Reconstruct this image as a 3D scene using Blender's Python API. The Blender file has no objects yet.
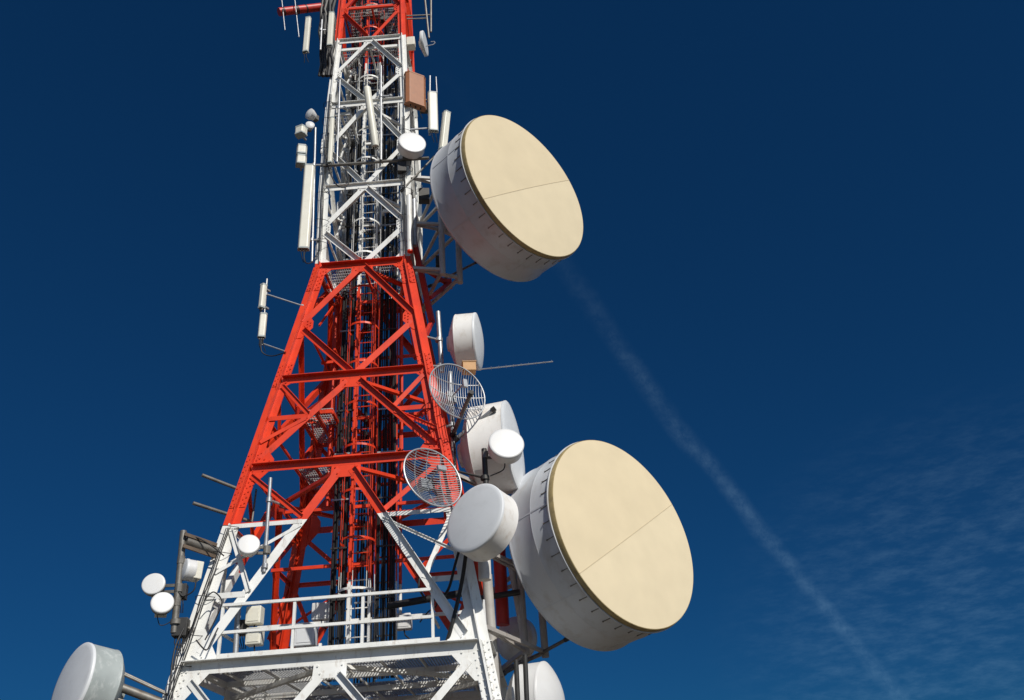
import bpy, math, random
from mathutils import Vector, Matrix
random.seed(7)
R = math.radians
C = bpy.context.scene.collection
sc = bpy.context.scene
V = Vector

# ------------------------------------------------------------------ camera
CAM = V((3.6742, -17.6210, 1.7)); FPX = 850.0
TH, RO, YA = R(30.2694), R(4.26516), R(-0.74299)
FW = V((math.sin(YA)*math.cos(TH), math.cos(YA)*math.cos(TH), math.sin(TH)))
RT = V((math.cos(YA), -math.sin(YA), 0.0)); UP = RT.cross(FW)
XC = RT*math.cos(RO) - UP*math.sin(RO); YC = RT*math.sin(RO) + UP*math.cos(RO)

def ray(px, py):
    return (FW*FPX + XC*(px-512) + YC*(350-py)).normalized()
def at(px, py, y):                       # point of the sight line at depth plane y
    d = ray(px, py); return CAM + d*((y-CAM.y)/d.y)
def atp(px, py, p, n):
    d = ray(px, py); return CAM + d*((p-CAM).dot(n)/d.dot(n))

cd = bpy.data.cameras.new('camera'); co = bpy.data.objects.new('camera', cd); C.objects.link(co)
cd.sensor_width = 36; cd.lens = FPX*36/1024; cd.clip_start = .1; cd.clip_end = 20000
m = Matrix((XC, YC, -FW)).transposed().to_4x4(); m.translation = CAM; co.matrix_world = m
sc.camera = co

# ------------------------------------------------------------------ mesh builder
class MB:
    def __init__(s): s.v = []; s.f = []; s.mi = []
    def add(s, vs, fs, mi=0):
        b = len(s.v); s.v += [V(p) for p in vs]; s.f += [tuple(b+i for i in f) for f in fs]; s.mi += [mi]*len(fs); return s
    def prism(s, prof, p, q, u, v, mi=0):
        n = len(prof)
        vs = [p+u*a+v*b for a, b in prof] + [q+u*a+v*b for a, b in prof]
        fs = [(i, (i+1) % n, n+(i+1) % n, n+i) for i in range(n)] + [tuple(range(n-1, -1, -1)), tuple(range(n, 2*n))]
        return s.add(vs, fs, mi)
    def bar(s, p, q, w, h, ref=V((0, 0, 1)), mi=0):
        d = (q-p).normalized(); u = d.cross(ref)
        if u.length < 1e-3: u = d.cross(V((1, 0, 0)))
        u.normalize(); v = u.cross(d)
        return s.prism([(-w/2, -h/2), (w/2, -h/2), (w/2, h/2), (-w/2, h/2)], p, q, u, v, mi)
    def box(s, c, x, y, z, mi=0):       # half-axis vectors
        vs = [c+x*i+y*j+z*k for i in (-1, 1) for j in (-1, 1) for k in (-1, 1)]
        return s.add(vs, [(0, 1, 3, 2), (4, 6, 7, 5), (0, 4, 5, 1), (2, 3, 7, 6), (0, 2, 6, 4), (1, 5, 7, 3)], mi)
    def tube(s, pts, r, n=10, mi=0, closed=False):
        N = len(pts); rings = []
        ref = None
        for i, p in enumerate(pts):
            a = pts[(i-1) % N] if (closed or i > 0) else p
            b = pts[(i+1) % N] if (closed or i < N-1) else p
            d = (b-a).normalized()
            if ref is None:
                ref = d.orthogonal().normalized()
            u = (ref - d*ref.dot(d)).normalized(); ref = u; v = d.cross(u)
            rr = r[i] if isinstance(r, (list, tuple)) else r
            rings.append([p+u*rr*math.cos(2*math.pi*k/n)+v*rr*math.sin(2*math.pi*k/n) for k in range(n)])
        vs = [p for rg in rings for p in rg]; fs = []
        for i in range(N if closed else N-1):
            j = (i+1) % N
            for k in range(n):
                k2 = (k+1) % n; fs.append((i*n+k, i*n+k2, j*n+k2, j*n+k))
        if not closed: fs += [tuple(range(n-1, -1, -1)), tuple((N-1)*n+k for k in range(n))]
        return s.add(vs, fs, mi)
    def lathe(s, prof, c, ax, n=64, mi=0):      # prof: (t along axis, radius)
        ax = ax.normalized(); u = V((0, 0, 1)).cross(ax)
        if u.length < 1e-3: u = V((1, 0, 0))
        u.normalize(); v = ax.cross(u); vs = []; fs = []
        for t, r in prof:
            for k in range(n):
                a = 2*math.pi*k/n; vs.append(c+ax*t+(u*math.cos(a)+v*math.sin(a))*max(r, 1e-4))
        for i in range(len(prof)-1):
            for k in range(n):
                k2 = (k+1) % n; fs.append((i*n+k, i*n+k2, (i+1)*n+k2, (i+1)*n+k))
        for i, rev in ((0, True), (len(prof)-1, False)):
            if prof[i][1] > 2e-3: fs.append(tuple(i*n+k for k in (range(n-1, -1, -1) if rev else range(n))))
        return s.add(vs, fs, mi)
    def bolt(s, p, n, r=.018, h=.022, mi=0):
        return s.lathe([(0, r), (h, r*.95)], p, n, 6, mi)
    def build(s, name, mat, parent=None, smooth=True, bevel=0, ang=35):
        org = V(parent['_o']) if parent is not None and '_o' in parent else V((0, 0, 0))
        me = bpy.data.meshes.new(name); me.from_pydata([tuple(p-org) for p in s.v], [], s.f); me.update()
        import bmesh
        bm = bmesh.new(); bm.from_mesh(me); bmesh.ops.recalc_face_normals(bm, faces=bm.faces); bm.to_mesh(me); bm.free()
        for mm in (mat if isinstance(mat, (list, tuple)) else [mat]): me.materials.append(mm)
        for p, k in zip(me.polygons, s.mi): p.material_index = k; p.use_smooth = smooth
        if smooth: me.set_sharp_from_angle(angle=R(ang))
        o = bpy.data.objects.new(name, me); C.objects.link(o)
        if parent is not None: o.parent = parent
        o['_o'] = tuple(org)
        if bevel:
            b = o.modifiers.new('bevel', 'BEVEL'); b.width = bevel; b.segments = 2; b.limit_method = 'ANGLE'
            b.harden_normals = False
        return o

def tag(o, label=None, cat=None, group=None, kind=None):
    if label: o['label'] = label
    if cat: o['category'] = cat
    if group: o['group'] = group
    if kind: o['kind'] = kind
    return o
def thing(name, label, cat, loc=(0, 0, 0), group=None):
    o = bpy.data.objects.new(name, None); C.objects.link(o); o.location = loc; o['_o'] = tuple(loc)
    o.empty_display_size = .2
    return tag(o, label, cat, group)

# ------------------------------------------------------------------ materials
def mat(name, col, rough=.5, metal=0, var=.0, vscale=3, bump=0, bscale=40, dirt=None, dirt_amt=.5, dscale=2.0, dirt_z=1.0, spec=.5):
    m = bpy.data.materials.new(name); m.use_nodes = True; nt = m.node_tree; N = nt.nodes; L = nt.links
    b = N['Principled BSDF']; b.inputs['Roughness'].default_value = rough; b.inputs['Metallic'].default_value = metal
    b.inputs['Specular IOR Level'].default_value = spec
    geo = N.new('ShaderNodeNewGeometry')
    rgb = N.new('ShaderNodeRGB'); rgb.outputs[0].default_value = (*col, 1); cur = rgb.outputs[0]
    if var:
        n = N.new('ShaderNodeTexNoise'); n.inputs['Scale'].default_value = vscale; n.inputs['Detail'].default_value = 6
        L.new(geo.outputs['Position'], n.inputs['Vector'])
        mr = N.new('ShaderNodeMapRange'); mr.inputs[1].default_value = .25; mr.inputs[2].default_value = .75
        mr.inputs[3].default_value = 1-var; mr.inputs[4].default_value = 1+var*.5; L.new(n.outputs[0], mr.inputs[0])
        mx = N.new('ShaderNodeVectorMath'); mx.operation = 'SCALE'; L.new(cur, mx.inputs[0]); L.new(mr.outputs[0], mx.inputs['Scale']); cur = mx.outputs[0]
    if dirt:
        n = N.new('ShaderNodeTexNoise'); n.inputs['Scale'].default_value = dscale; n.inputs['Detail'].default_value = 8; n.inputs['Roughness'].default_value = .65
        mp = N.new('ShaderNodeMapping'); mp.inputs['Scale'].default_value = (1, 1, dirt_z); L.new(geo.outputs['Position'], mp.inputs[0]); L.new(mp.outputs[0], n.inputs['Vector'])
        mr = N.new('ShaderNodeMapRange'); mr.inputs[1].default_value = .52; mr.inputs[2].default_value = .74; mr.inputs[4].default_value = dirt_amt; L.new(n.outputs[0], mr.inputs[0])
        mx = N.new('ShaderNodeMix'); mx.data_type = 'RGBA'; L.new(mr.outputs[0], mx.inputs[0]); L.new(cur, mx.inputs[6]); mx.inputs[7].default_value = (*dirt, 1); cur = mx.outputs[2]
    L.new(cur, b.inputs['Base Color'])
    if bump:
        n = N.new('ShaderNodeTexNoise'); n.inputs['Scale'].default_value = bscale; n.inputs['Detail'].default_value = 4; L.new(geo.outputs['Position'], n.inputs['Vector'])
        bp = N.new('ShaderNodeBump'); bp.inputs['Strength'].default_value = bump; bp.inputs['Distance'].default_value = .01; L.new(n.outputs[0], bp.inputs['Height']); L.new(bp.outputs[0], b.inputs['Normal'])
    return m

ZA, ZC, ZF = 22.36, 14.25, 7.36          # heights where the aviation paint changes colour
def paint_mat():
    m = bpy.data.materials.new('tower_paint'); m.use_nodes = True; nt = m.node_tree; N = nt.nodes; L = nt.links
    b = N['Principled BSDF']; b.inputs['Roughness'].default_value = .42
    geo = N.new('ShaderNodeNewGeometry'); sp = N.new('ShaderNodeSeparateXYZ'); L.new(geo.outputs['Position'], sp.inputs[0])
    def gt(v):
        k = N.new('ShaderNodeMath'); k.operation = 'GREATER_THAN'; L.new(sp.outputs[2], k.inputs[0]); k.inputs[1].default_value = v; return k.outputs[0]
    def op(o, a, c):
        k = N.new('ShaderNodeMath'); k.operation = o
        for i, x in enumerate((a, c)):
            if isinstance(x, (int, float)): k.inputs[i].default_value = x
            else: L.new(x, k.inputs[i])
        return k.outputs[0]
    def gty(v):
        k = N.new('ShaderNodeMath'); k.operation = 'GREATER_THAN'; L.new(sp.outputs[1], k.inputs[0]); k.inputs[1].default_value = v; return k.outputs[0]
    # the inner ladder and the rear faces are painted red further down than the front face
    low = op('SUBTRACT', op('SUBTRACT', ZF, op('MULTIPLY', gty(-1.15), .62)), op('MULTIPLY', gty(1.1), 1.1))
    redlow = op('GREATER_THAN', sp.outputs[2], low)
    red = op('ADD', op('SUBTRACT', redlow, gt(ZC)), gt(ZA))
    n = N.new('ShaderNodeTexNoise'); n.inputs['Scale'].default_value = 2.3; n.inputs['Detail'].default_value = 8; n.inputs['Roughness'].default_value = .6; L.new(geo.outputs['Position'], n.inputs['Vector'])
    def mixc(f, a, c):
        k = N.new('ShaderNodeMix'); k.data_type = 'RGBA'
        if isinstance(f, (int, float)): k.inputs[0].default_value = f
        else: L.new(f, k.inputs[0])
        for i, x in ((6, a), (7, c)):
            if isinstance(x, tuple): k.inputs[i].default_value = (*x, 1)
            else: L.new(x, k.inputs[i])
        return k.outputs[2]
    mr = N.new('ShaderNodeMapRange'); mr.inputs[1].default_value = .35; mr.inputs[2].default_value = .7; L.new(n.outputs[0], mr.inputs[0])
    redc = mixc(mr.outputs[0], (.76, .050, .008), (.58, .034, .008))
    whc = mixc(mr.outputs[0], (.82, .82, .79), (.70, .70, .66))
    base = mixc(red, whc, redc)
    # grime streaks with a shape of their own
    n2 = N.new('ShaderNodeTexNoise'); n2.inputs['Scale'].default_value = 5; n2.inputs['Detail'].default_value = 10; n2.inputs['Roughness'].default_value = .7
    mp = N.new('ShaderNodeMapping'); mp.inputs['Scale'].default_value = (1.6, 1.6, .5); L.new(geo.outputs['Position'], mp.inputs[0]); L.new(mp.outputs[0], n2.inputs['Vector'])
    mr2 = N.new('ShaderNodeMapRange'); mr2.inputs[1].default_value = .55; mr2.inputs[2].default_value = .68; mr2.inputs[4].default_value = .55; L.new(n2.outputs[0], mr2.inputs[0])
    base = mixc(mr2.outputs[0], base, mixc(red, (.36, .27, .19), (.24, .028, .014)))
    L.new(base, b.inputs['Base Color'])
    bp = N.new('ShaderNodeBump'); bp.inputs['Strength'].default_value = .15; bp.inputs['Distance'].default_value = .01; L.new(n2.outputs[0], bp.inputs['Height']); L.new(bp.outputs[0], b.inputs['Normal'])
    return m
PAINT = paint_mat()
GALV = mat('galvanised_steel', (.42, .43, .44), .45, .55, .25, 9, .1, 60)
GALVD = mat('weathered_steel', (.20, .19, .17), .55, .5, .3, 9, .1, 60, (.10, .06, .035), .6, 6)
GRAT = mat('grating_steel', (.46, .47, .48), .5, .1, .3, 9)
BLACK = mat('black_cable_rubber', (.012, .012, .013), .6, 0, .2, 8)
DARK = mat('dark_metal', (.05, .048, .045), .5, .4, .3, 8)
CREAM = mat('cream_radome_fabric', (.68, .575, .385), .6, 0, .07, 1.6, .1, 6, (.62, .52, .345), .22, 1.1, spec=.25)
CREAM2 = mat('cream_radome_fabric_newer', (.70, .60, .41), .6, 0, .06, 2.1, .1, 6, (.65, .555, .38), .22, 1.3, spec=.25)
CREAM_SHADED = mat('radome_band_painted_shade', (.38, .29, .13), .6, 0, .25, 6, 0, 1, (.12, .09, .05), .7, 7)  # shade on the band's cream side is put into this olive-brown colour
SHROUD = mat('shroud_paint', (.53, .55, .575), .42, 0, .08, 1.2, .05, 30, (.30, .25, .19), .45, 3.5, .35)
SHROUDW = mat('white_shroud_paint', (.78, .76, .72), .4, 0, .1, 2, .05, 30, (.40, .30, .20), .5, 5, .6)
SHROUDG = mat('grey_green_shroud_paint', (.36, .40, .39), .45, 0, .18, 3, .05, 30, (.62, .64, .62), .6, 9, .5)
WHITE = mat('white_radome', (.66, .66, .65), .4, 0, .05, 3, 0, 1, (.6, .57, .5), .3, 5)
GREYR = mat('grey_radome', (.66, .68, .69), .45, 0, .06, 2.5, 0, 1, (.45, .45, .44), .3, 4)
IVORY = mat('ivory_antenna_shell', (.72, .70, .60), .42, 0, .08, 4, 0, 1, (.45, .40, .30), .4, 8)
BROWN = mat('brown_panel_paint', (.34, .135, .058), .5, 0, .12, 6, .05, 40, (.25, .12, .07), .5, 9)
TAN = mat('tan_box_paint', (.56, .30, .11), .5, 0, .15, 9)
REDP = mat('red_paint', (.55, .035, .02), .45, 0, .2, 4, .05, 40, (.2, .03, .02), .6, 6)
CONC = mat('concrete', (.34, .33, .31), .9, 0, .2, 2, .3, 20)
GROUND = mat('dry_ground', (.085, .064, .042), .95, 0, .35, .25, .6, 3, (.05, .055, .025), .7, .12)

# ------------------------------------------------------------------ ground
g = MB(); n = 40; ext = 9000.0
def gx(i): t = (i/n)*2-1; return math.copysign(abs(t)**3, t)*ext
vs = [V((gx(i), gx(j), 0 if max(abs(gx(i)), abs(gx(j))) < 30 else random.uniform(-.4, .4)*min(1, (max(abs(gx(i)), abs(gx(j)))-30)/60))) for i in range(n+1) for j in range(n+1)]
g.add(vs, [(i*(n+1)+j, (i+1)*(n+1)+j, (i+1)*(n+1)+j+1, i*(n+1)+j+1) for i in range(n) for j in range(n)])
go = g.build('ground', GROUND, None); tag(go, kind='structure')

# ------------------------------------------------------------------ lattice tower
APEX, SL = 20.372, .16442
LZ = dict(G=4.626, F=7.349, E=8.567, D=10.734, C=14.085, C2=16.56, B=19.56, A=22.24, T=25.2, TT=28.5)
UPW = [(14.085, 1.034), (16.56, 1.06), (19.56, 1.03), (22.24, .94), (25.2, .87), (28.5, .80), (31, .76)]
def hw(z):
    if z <= UPW[0][0]: return (APEX-z)*SL
    for (a, b), (c, d) in zip(UPW, UPW[1:]):
        if z <= c: return b+(d-b)*(z-a)/(c-a)
    return UPW[-1][1]
ROTS = [Matrix.Rotation(k*math.pi/2, 3, 'Z') for k in range(4)]
def fp(k, a, z, out=0.0):                # point on face k: a along the face, z height
    return ROTS[k] @ V((a, -(hw(z)+out), z))
def L2(k, a1, z1, a2, z2, w=.17, f=.07, out=.026, t=.012, inward=False, edge=1):
    p, q = fp(k, a1, z1, out), fp(k, a2, z2, out)
    nrm = ROTS[k] @ V((0, -1, 0)); d = (q-p).normalized()
    nrm = (nrm-d*nrm.dot(d)).normalized(); u = nrm.cross(d)
    if u.z < 0: u = -u
    if edge < 0: u = -u
    s = -1 if inward else 1
    prof = [(-w/2, 0), (w/2, 0), (w/2, s*f), (w/2-t, s*f), (w/2-t, s*t), (-w/2, s*t)]
    return MB().prism(prof, p, q, u, nrm)

tower = thing('lattice_tower', 'tall red and white steel lattice tower carrying dishes and antennas', 'tower')
# legs: one cruciform mesh each, following the taper
for sx in (-1, 1):
    for sy in (-1, 1):
        b = MB()
        zs = [0.15, 14.085, 16.56, 19.56, 22.24, 25.2, 28.5, 31]
        for z0, z1 in zip(zs, zs[1:]):
            pl = .165 if z1 < 15 else (.13 if z1 < 20 else .11); t = .011; fin = .125 if z1 < 15 else .095
            prof = [(-pl, -t), (-t, -t), (-t, -fin), (t, -fin), (t, -t), (pl, -t), (pl, t), (t, t), (t, fin), (-t, fin), (-t, t), (-pl, t)]
            b.prism(prof, V((sx*hw(z0), sy*hw(z0), z0)), V((sx*hw(z1), sy*hw(z1), z1)), V((1, 0, 0)), V((0, 1, 0)))
        # splice plates with bolts
        for zc, hh in ((8.35, .62), (4.3, .5), (13.75, .38), (2.0, .4), (18.1, .25), (10.9, .3)):
            for off in (-.095, .095):
                p = V((sx*hw(zc-hh)+off, sy*(hw(zc-hh)), zc-hh)); q = V((sx*hw(zc+hh)+off, sy*(hw(zc+hh)), zc+hh))
                oy = V((0, sy*.0185, 0)); b.prism([(-.06, -.007), (.06, -.007), (.06, .007), (-.06, .007)], p+oy, q+oy, V((1, 0, 0)), V((0, 1, 0)))
                for i in range(int(hh*2/.115)):
                    for dx in (-.033, .033):
                        tt = (i+.5)/int(hh*2/.115); b.bolt(p.lerp(q, tt)+oy*1.4+V((dx, 0, (.02 if dx > 0 else -.02))), V((0, sy, 0)), .016, .02)
            for off in (-.08, .08):      # on the side faces
                p = V((sx*hw(zc-hh), sy*hw(zc-hh)+off, zc-hh)); q = V((sx*hw(zc+hh), sy*hw(zc+hh)+off, zc+hh))
                ox = V((sx*.0185, 0, 0)); b.prism([(-.007, -.045), (.007, -.045), (.007, .045), (-.007, .045)], p+ox, q+ox, V((1, 0, 0)), V((0, 1, 0)))
                for i in range(int(hh*2/.115)):
                    tt = (i+.5)/int(hh*2/.115); b.bolt(p.lerp(q, tt)+ox*1.4, V((sx, 0, 0)), .016, .02)
        b.build('leg', PAINT, tower, smooth=False)
        f = MB(); f.lathe([(0, .75), (.18, .75), (.22, .70)], V((sx*hw(0), sy*hw(0), -.02)), V((0, 0, 1)), 4); f.build('footing', CONC, tower, smooth=False)

def gusset(k, pts, bolts=(), out=.012, t=.012):
    b = MB(); n = len(pts); nrm = ROTS[k] @ V((0, -1, 0))
    fr = [fp(k, a, z, out+t) for a, z in pts]; bk = [fp(k, a, z, out) for a, z in pts]
    b.add(fr+bk, [tuple(range(n)), tuple(range(2*n-1, n-1, -1))]+[(i, (i+1) % n, n+(i+1) % n, n+i) for i in range(n)])
    for a, z in bolts: b.bolt(fp(k, a, z, out+t), nrm, .017, .024)
    b.build('gusset_plate', PAINT, tower, smooth=False)
def horiz(k, z, w=.20, f=.085, inset=.05):
    L2(k, -hw(z)+inset, z, hw(z)-inset, z, w, f).build('horizontal_beam', PAINT, tower, smooth=False)
def diag(k, a1, z1, a2, z2, w=.16, sec=False, f=.10, **kw):
    # falls to the right seen from outside -> outward flange; rises to the right -> inward one
    falling = (a2-a1)*(z2-z1) < 0
    L2(k, a1, z1, a2, z2, w, f, inward=not falling, out=.026 if not sec else .046, **kw).build('secondary_brace' if sec else 'diagonal_brace', PAINT, tower, smooth=False)

def centre_gusset(k, z, w, h):
    gusset(k, [(-w, z-h), (w, z-h), (w*.95, z+h*.5), (-w*.95, z+h*.5)], [(s*(w*.55+j*.05), z-h*.75+j*h*.42) for s in (-1, 1) for j in range(3)])
def leg_gusset(k, z, w, h, s):
    H = lambda zz: hw(zz)-.02
    pts = [(s*H(z-h), z-h), (s*(H(z-h)-w*.35), z-h), (s*(H(z)-w), z-.08), (s*(H(z)-w), z+.12), (s*(H(z+h)-w*.3), z+h), (s*H(z+h), z+h)]
    if s > 0: pts = pts[::-1]
    gusset(k, pts, [(s*(H(z)-w*.55), z-.05+j*.09) for j in range(-1, 3)]+[(s*(H(z)-w*.8), z+j*.08) for j in range(2)])
for k in range(4):
    for key, w in (('G', .215), ('E', .155), ('D', .155), ('C', .15), ('C2', .15), ('B', .15), ('A', .13), ('T', .12)):
        horiz(k, LZ[key]+(.06 if key == 'G' else 0), w, .16 if key == 'G' else .125 if key in 'EDC' else .08)
    # diamond panels of the straight part and the first pyramid panel
    for top, bot, w in (('C', 'D', .145), ('C2', 'C', .13), ('B', 'C2', .12), ('A', 'B', .11), ('T', 'A', .10)):
        zt, zb = LZ[top], LZ[bot]; zm = zb+(zt-zb)*(.47 if top != 'C' else .46)
        e = .12
        for s in (-1, 1):
            diag(k, s*.05, zt-.08, s*(hw(zm)-.08), zm+e, w)
            diag(k, s*(hw(zm)-.08), zm-e, s*.05, zb+.08, w)
            leg_gusset(k, zm, .28 if top == 'C' else .2, .36 if top == 'C' else .26, s)
        centre_gusset(k, zt, .26 if top == 'C' else .18, .22 if top == 'C' else .15)
    centre_gusset(k, LZ['D'], .29, .30); centre_gusset(k, LZ['E'], .30, .34); centre_gusset(k, LZ['G']+.04, .29, .31)
    for s in (-1, 1):
        D, E_, F_, G_ = LZ['D'], LZ['E'], LZ['F'], LZ['G']
        # D-E
        diag(k, s*.12, D-.14, s*(hw(E_)-.16), E_+.22, .145)
        leg_gusset(k, E_+.08, .42, .45, s); leg_gusset(k, D, .2, .2, s); leg_gusset(k, LZ['C'], .26, .3, s)
        zm = D-.98; am = .12+(hw(E_)-.16-.12)*(.98-.14)/(D-.14-E_-.22)
        diag(k, s*(hw(zm)-.04), zm, s*am, zm, .10, True, .05)
        diag(k, s*(hw(D)-.06), D-.14, s*am, zm+.05, .10, True, .05)
        diag(k, s*(am+.04), zm-.05, s*(hw(E_+.6)-.02), E_+.62, .08, True, .04)
        # E-G
        diag(k, s*.12, E_-.16, s*(hw(G_)-.30), G_+.30, .17)
        leg_gusset(k, G_+.12, .55, .62, s)
        aF = .12+(hw(G_)-.30-.12)*(E_-.16-F_)/(E_-.16-G_-.30)
        diag(k, s*(hw(F_)-.02), F_-.02, s*(aF-.02), F_-.02, .10, True, .06)
        diag(k, s*(hw(E_)-.05), E_-.16, s*aF, F_+.06, .10, True, .05)
        z2 = 5.95; a2 = .12+(hw(G_)-.30-.12)*(E_-.16-z2)/(E_-.16-G_-.30)
        diag(k, s*(hw(z2)-.02), z2, s*a2, z2, .10, True, .05)
        diag(k, s*(hw(F_)-.03), F_-.10, s*(a2-.06), z2+.04, .10, True, .05)
        diag(k, s*aF, F_-.1, s*(hw(z2+.45)-.02), z2+.45, .06, True, .04)
        # below the deck
        diag(k, s*.14, G_-.22, s*1.22, 3.20, .15); diag(k, s*1.2, 3.12, s*(hw(1.7)-.2), 1.7, .15)
        diag(k, s*(hw(G_)-.22), G_-.16, s*1.26, 3.28, .13, True, .06)
        diag(k, s*(hw(1.7)-.1), 1.5, s*.2, .3, .15)
    horiz(k, 1.6, .18, .07)
for k in (1, 2, 3):
    for z0, z1 in ((19.56, 17.95), (22.24, 20.85), (16.56, 15.3), (14.0, 12.5), (10.6, 9.7)):
        for s in (-1, 1):
            z_m = (z0+z1)/2
            MB().bar(fp(k, s*.06, z0-.1, -.30), fp(k, s*(hw(z1)-.32), z1, -.30), .045, .03, ROTS[k] @ V((0, -1, 0))).build('inner_brace', PAINT, tower, smooth=False)
        MB().bar(fp(k, -(hw(z1)-.1), z1-.2, -.12), fp(k, hw(z1)-.1, z1-.2, -.12), .05, .05).build('inner_brace', PAINT, tower, smooth=False)
# plan bracing (diamonds between face midpoints)
for key in ('G', 'E', 'D', 'C', 'C2', 'B', 'A', 'T'):
    z = LZ[key]-.06; w = hw(z)-.05
    pts = [V((0, -w, z)), V((w, 0, z)), V((0, w, z)), V((-w, 0, z))]
    for i in range(4):
        MB().bar(pts[i], pts[(i+1) % 4], .10 if z < 15 else .07, .07).build('plan_brace', PAINT, tower, smooth=False)

def grating(x0, x1, y0, y1, z, parent, hole=None, sp=.055, cs=.11):
    b = MB(); h = .03
    def seg(p, q, w, hh):
        b.bar(p, q, w, hh)
    n = int((x1-x0)/sp)
    for i in range(n+1):
        x = x0+(x1-x0)*i/n
        if hole and hole[0] < x < hole[1]:
            if hole[2] > y0: seg(V((x, y0, z)), V((x, hole[2], z)), .011, h)
            if hole[3] < y1: seg(V((x, hole[3], z)), V((x, y1, z)), .011, h)
        else: seg(V((x, y0, z)), V((x, y1, z)), .011, h)
    n = int((y1-y0)/cs)
    for i in range(n+1):
        y = y0+(y1-y0)*i/n
        if hole and hole[2] < y < hole[3]:
            if hole[0] > x0: seg(V((x0, y, z+.004)), V((hole[0], y, z+.004)), .012, .013)
            if hole[1] < x1: seg(V((hole[1], y, z+.004)), V((x1, y, z+.004)), .012, .013)
        else: seg(V((x0, y, z+.004)), V((x1, y, z+.004)), .012, .013)
    return b.build('grating', GRAT, parent, smooth=False)
# main deck at G
zG = LZ['G']+.16; w = hw(zG)-.10
frm = MB()
for y in (-w+.12, -w*.33, w*.33, w): frm.bar(V((-w, y, zG-.09)), V((w, y, zG-.09)), .07, .10)
for x in (-w+.04, w-.04): frm.bar(V((x, -w+.04, zG-.093)), V((x, w-.04, zG-.093)), .07, .094)
deck = frm.build('platform', PAINT, tower, smooth=False)
deck['label'] = 'main grated service deck'
grating(-w, w, -w, w, zG, deck, hole=(-.9, .75, -.55, .65))
jb = MB()
for i in range(7):
    x = -w+.35+i*(2*w-.7)/6; jb.bar(V((x, -w+.04, zG-.045)), V((x, w-.04, zG-.045)), .03, .045)
jb.build('platform_joists', PAINT, deck, smooth=False)
# small landings inside
def landing(z, x0, x1, y0, y1, hole=None):
    f = MB()
    f.bar(V((x0, y0, z-.07)), V((x1, y0, z-.07)), .05, .09); f.bar(V((x0, y1, z-.07)), V((x1, y1, z-.07)), .05, .09)
    for x in (x0, (x0+x1)/2, x1): f.bar(V((x, y0+.03, z-.073)), V((x, y1-.03, z-.073)), .05, .084)
    o = f.build('platform', PAINT, tower, smooth=False); grating(x0, x1, y0, y1, z, o, hole); return o
landing(14.25, -.98, .98, -.98, .98, (-.55, .95, -.45, .9))
landing(10.62, -1.5, -.75, -.35, 1.45)
landing(9.42, -1.6, -.72, -.2, 1.5)
landing(16.75, .25, 1.0, .1, 1.0)
landing(23.9, -.86, .86, -.86, .86, (-.4, .3, -.5, .3))
landing(22.1, -.85, .85, -.85, .85, (-.6, .6, -.5, .6))
landing(19.45, -.98, -.5, -.9, .9)

# front railing on the deck
rl = MB(); yR = -w+.02; zr = zG+.0
pts = [at(218, 655, yR), at(292, 648, yR), at(362, 641, yR), at(433, 634, yR)]
xs = [p.x for p in pts]
rail = thing('_tmp', 'x', 'x'); bpy.data.objects.remove(rail)
tb = MB().bar(V((xs[0]-.02, yR-.02, zr+.08)), V((xs[3]+.12, yR-.02, zr+.08)), .012, .115)
railing = tb.build('railing', PAINT, tower, smooth=False)
for z in (.98, .50):
    MB().bar(V((xs[0], yR, zr+z)), V((xs[3], yR, zr+z)), .055, .05).build('rail', PAINT, railing, smooth=False)
for x in xs+[(xs[1]+xs[2])/2-.12]:
    full = x in xs
    MB().bar(V((x, yR+.012, zr-.06)), V((x, yR+.012, zr+(1.0 if full else .19))), .05, .05, V((0, 1, 0))).build('post', PAINT, railing, smooth=False)
# returns of the railing along both sides
for s, xx in ((-1, xs[0]), (1, xs[3])):
    for z in (.98, .50):
        MB().bar(V((xx, yR+.03, zr+z)), V((xx, yR+.9, zr+z)), .04, .04).build('rail', PAINT, railing, smooth=False)

# caged ladder on the axis
lx0, lx1, ly = -.30, .12, .0
lad = MB()
for x in (lx0, lx1): lad.bar(V((x, ly, zG+.05)), V((x, ly, 30.5)), .05, .07, V((0, 1, 0)))
ladder = lad.build('ladder', PAINT, tower, smooth=False)
z = zG+.2
while z < 30: MB().tube([V((lx0+.02, ly, z)), V((lx1-.02, ly, z))], .013, 6).build('rung', PAINT, ladder); z += .29
cg = MB(); cxm = (lx0+lx1)/2; z = zG+1.6
while z < 30:
    pts = [V((cxm+.37*math.cos(a), ly-.30+.40*math.sin(a) if math.sin(a) < 0 else ly-.30+.3*math.sin(a), z)) for a in [R(150+i*(240/14)) for i in range(15)]]
    for p, q in zip(pts, pts[1:]): cg.bar(p, q, .008, .05)
    z += 1.05
for a in (180, 225, 270, 315, 360):
    x = cxm+.37*math.cos(R(a)); y = ly-.30+.40*min(0, math.sin(R(a))); cg.bar(V((x*1.0, y+.008, zG+1.6)), V((x, y+.008, 30)), .03, .008)
cg.build('safety_cage', PAINT, ladder, smooth=False)
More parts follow.
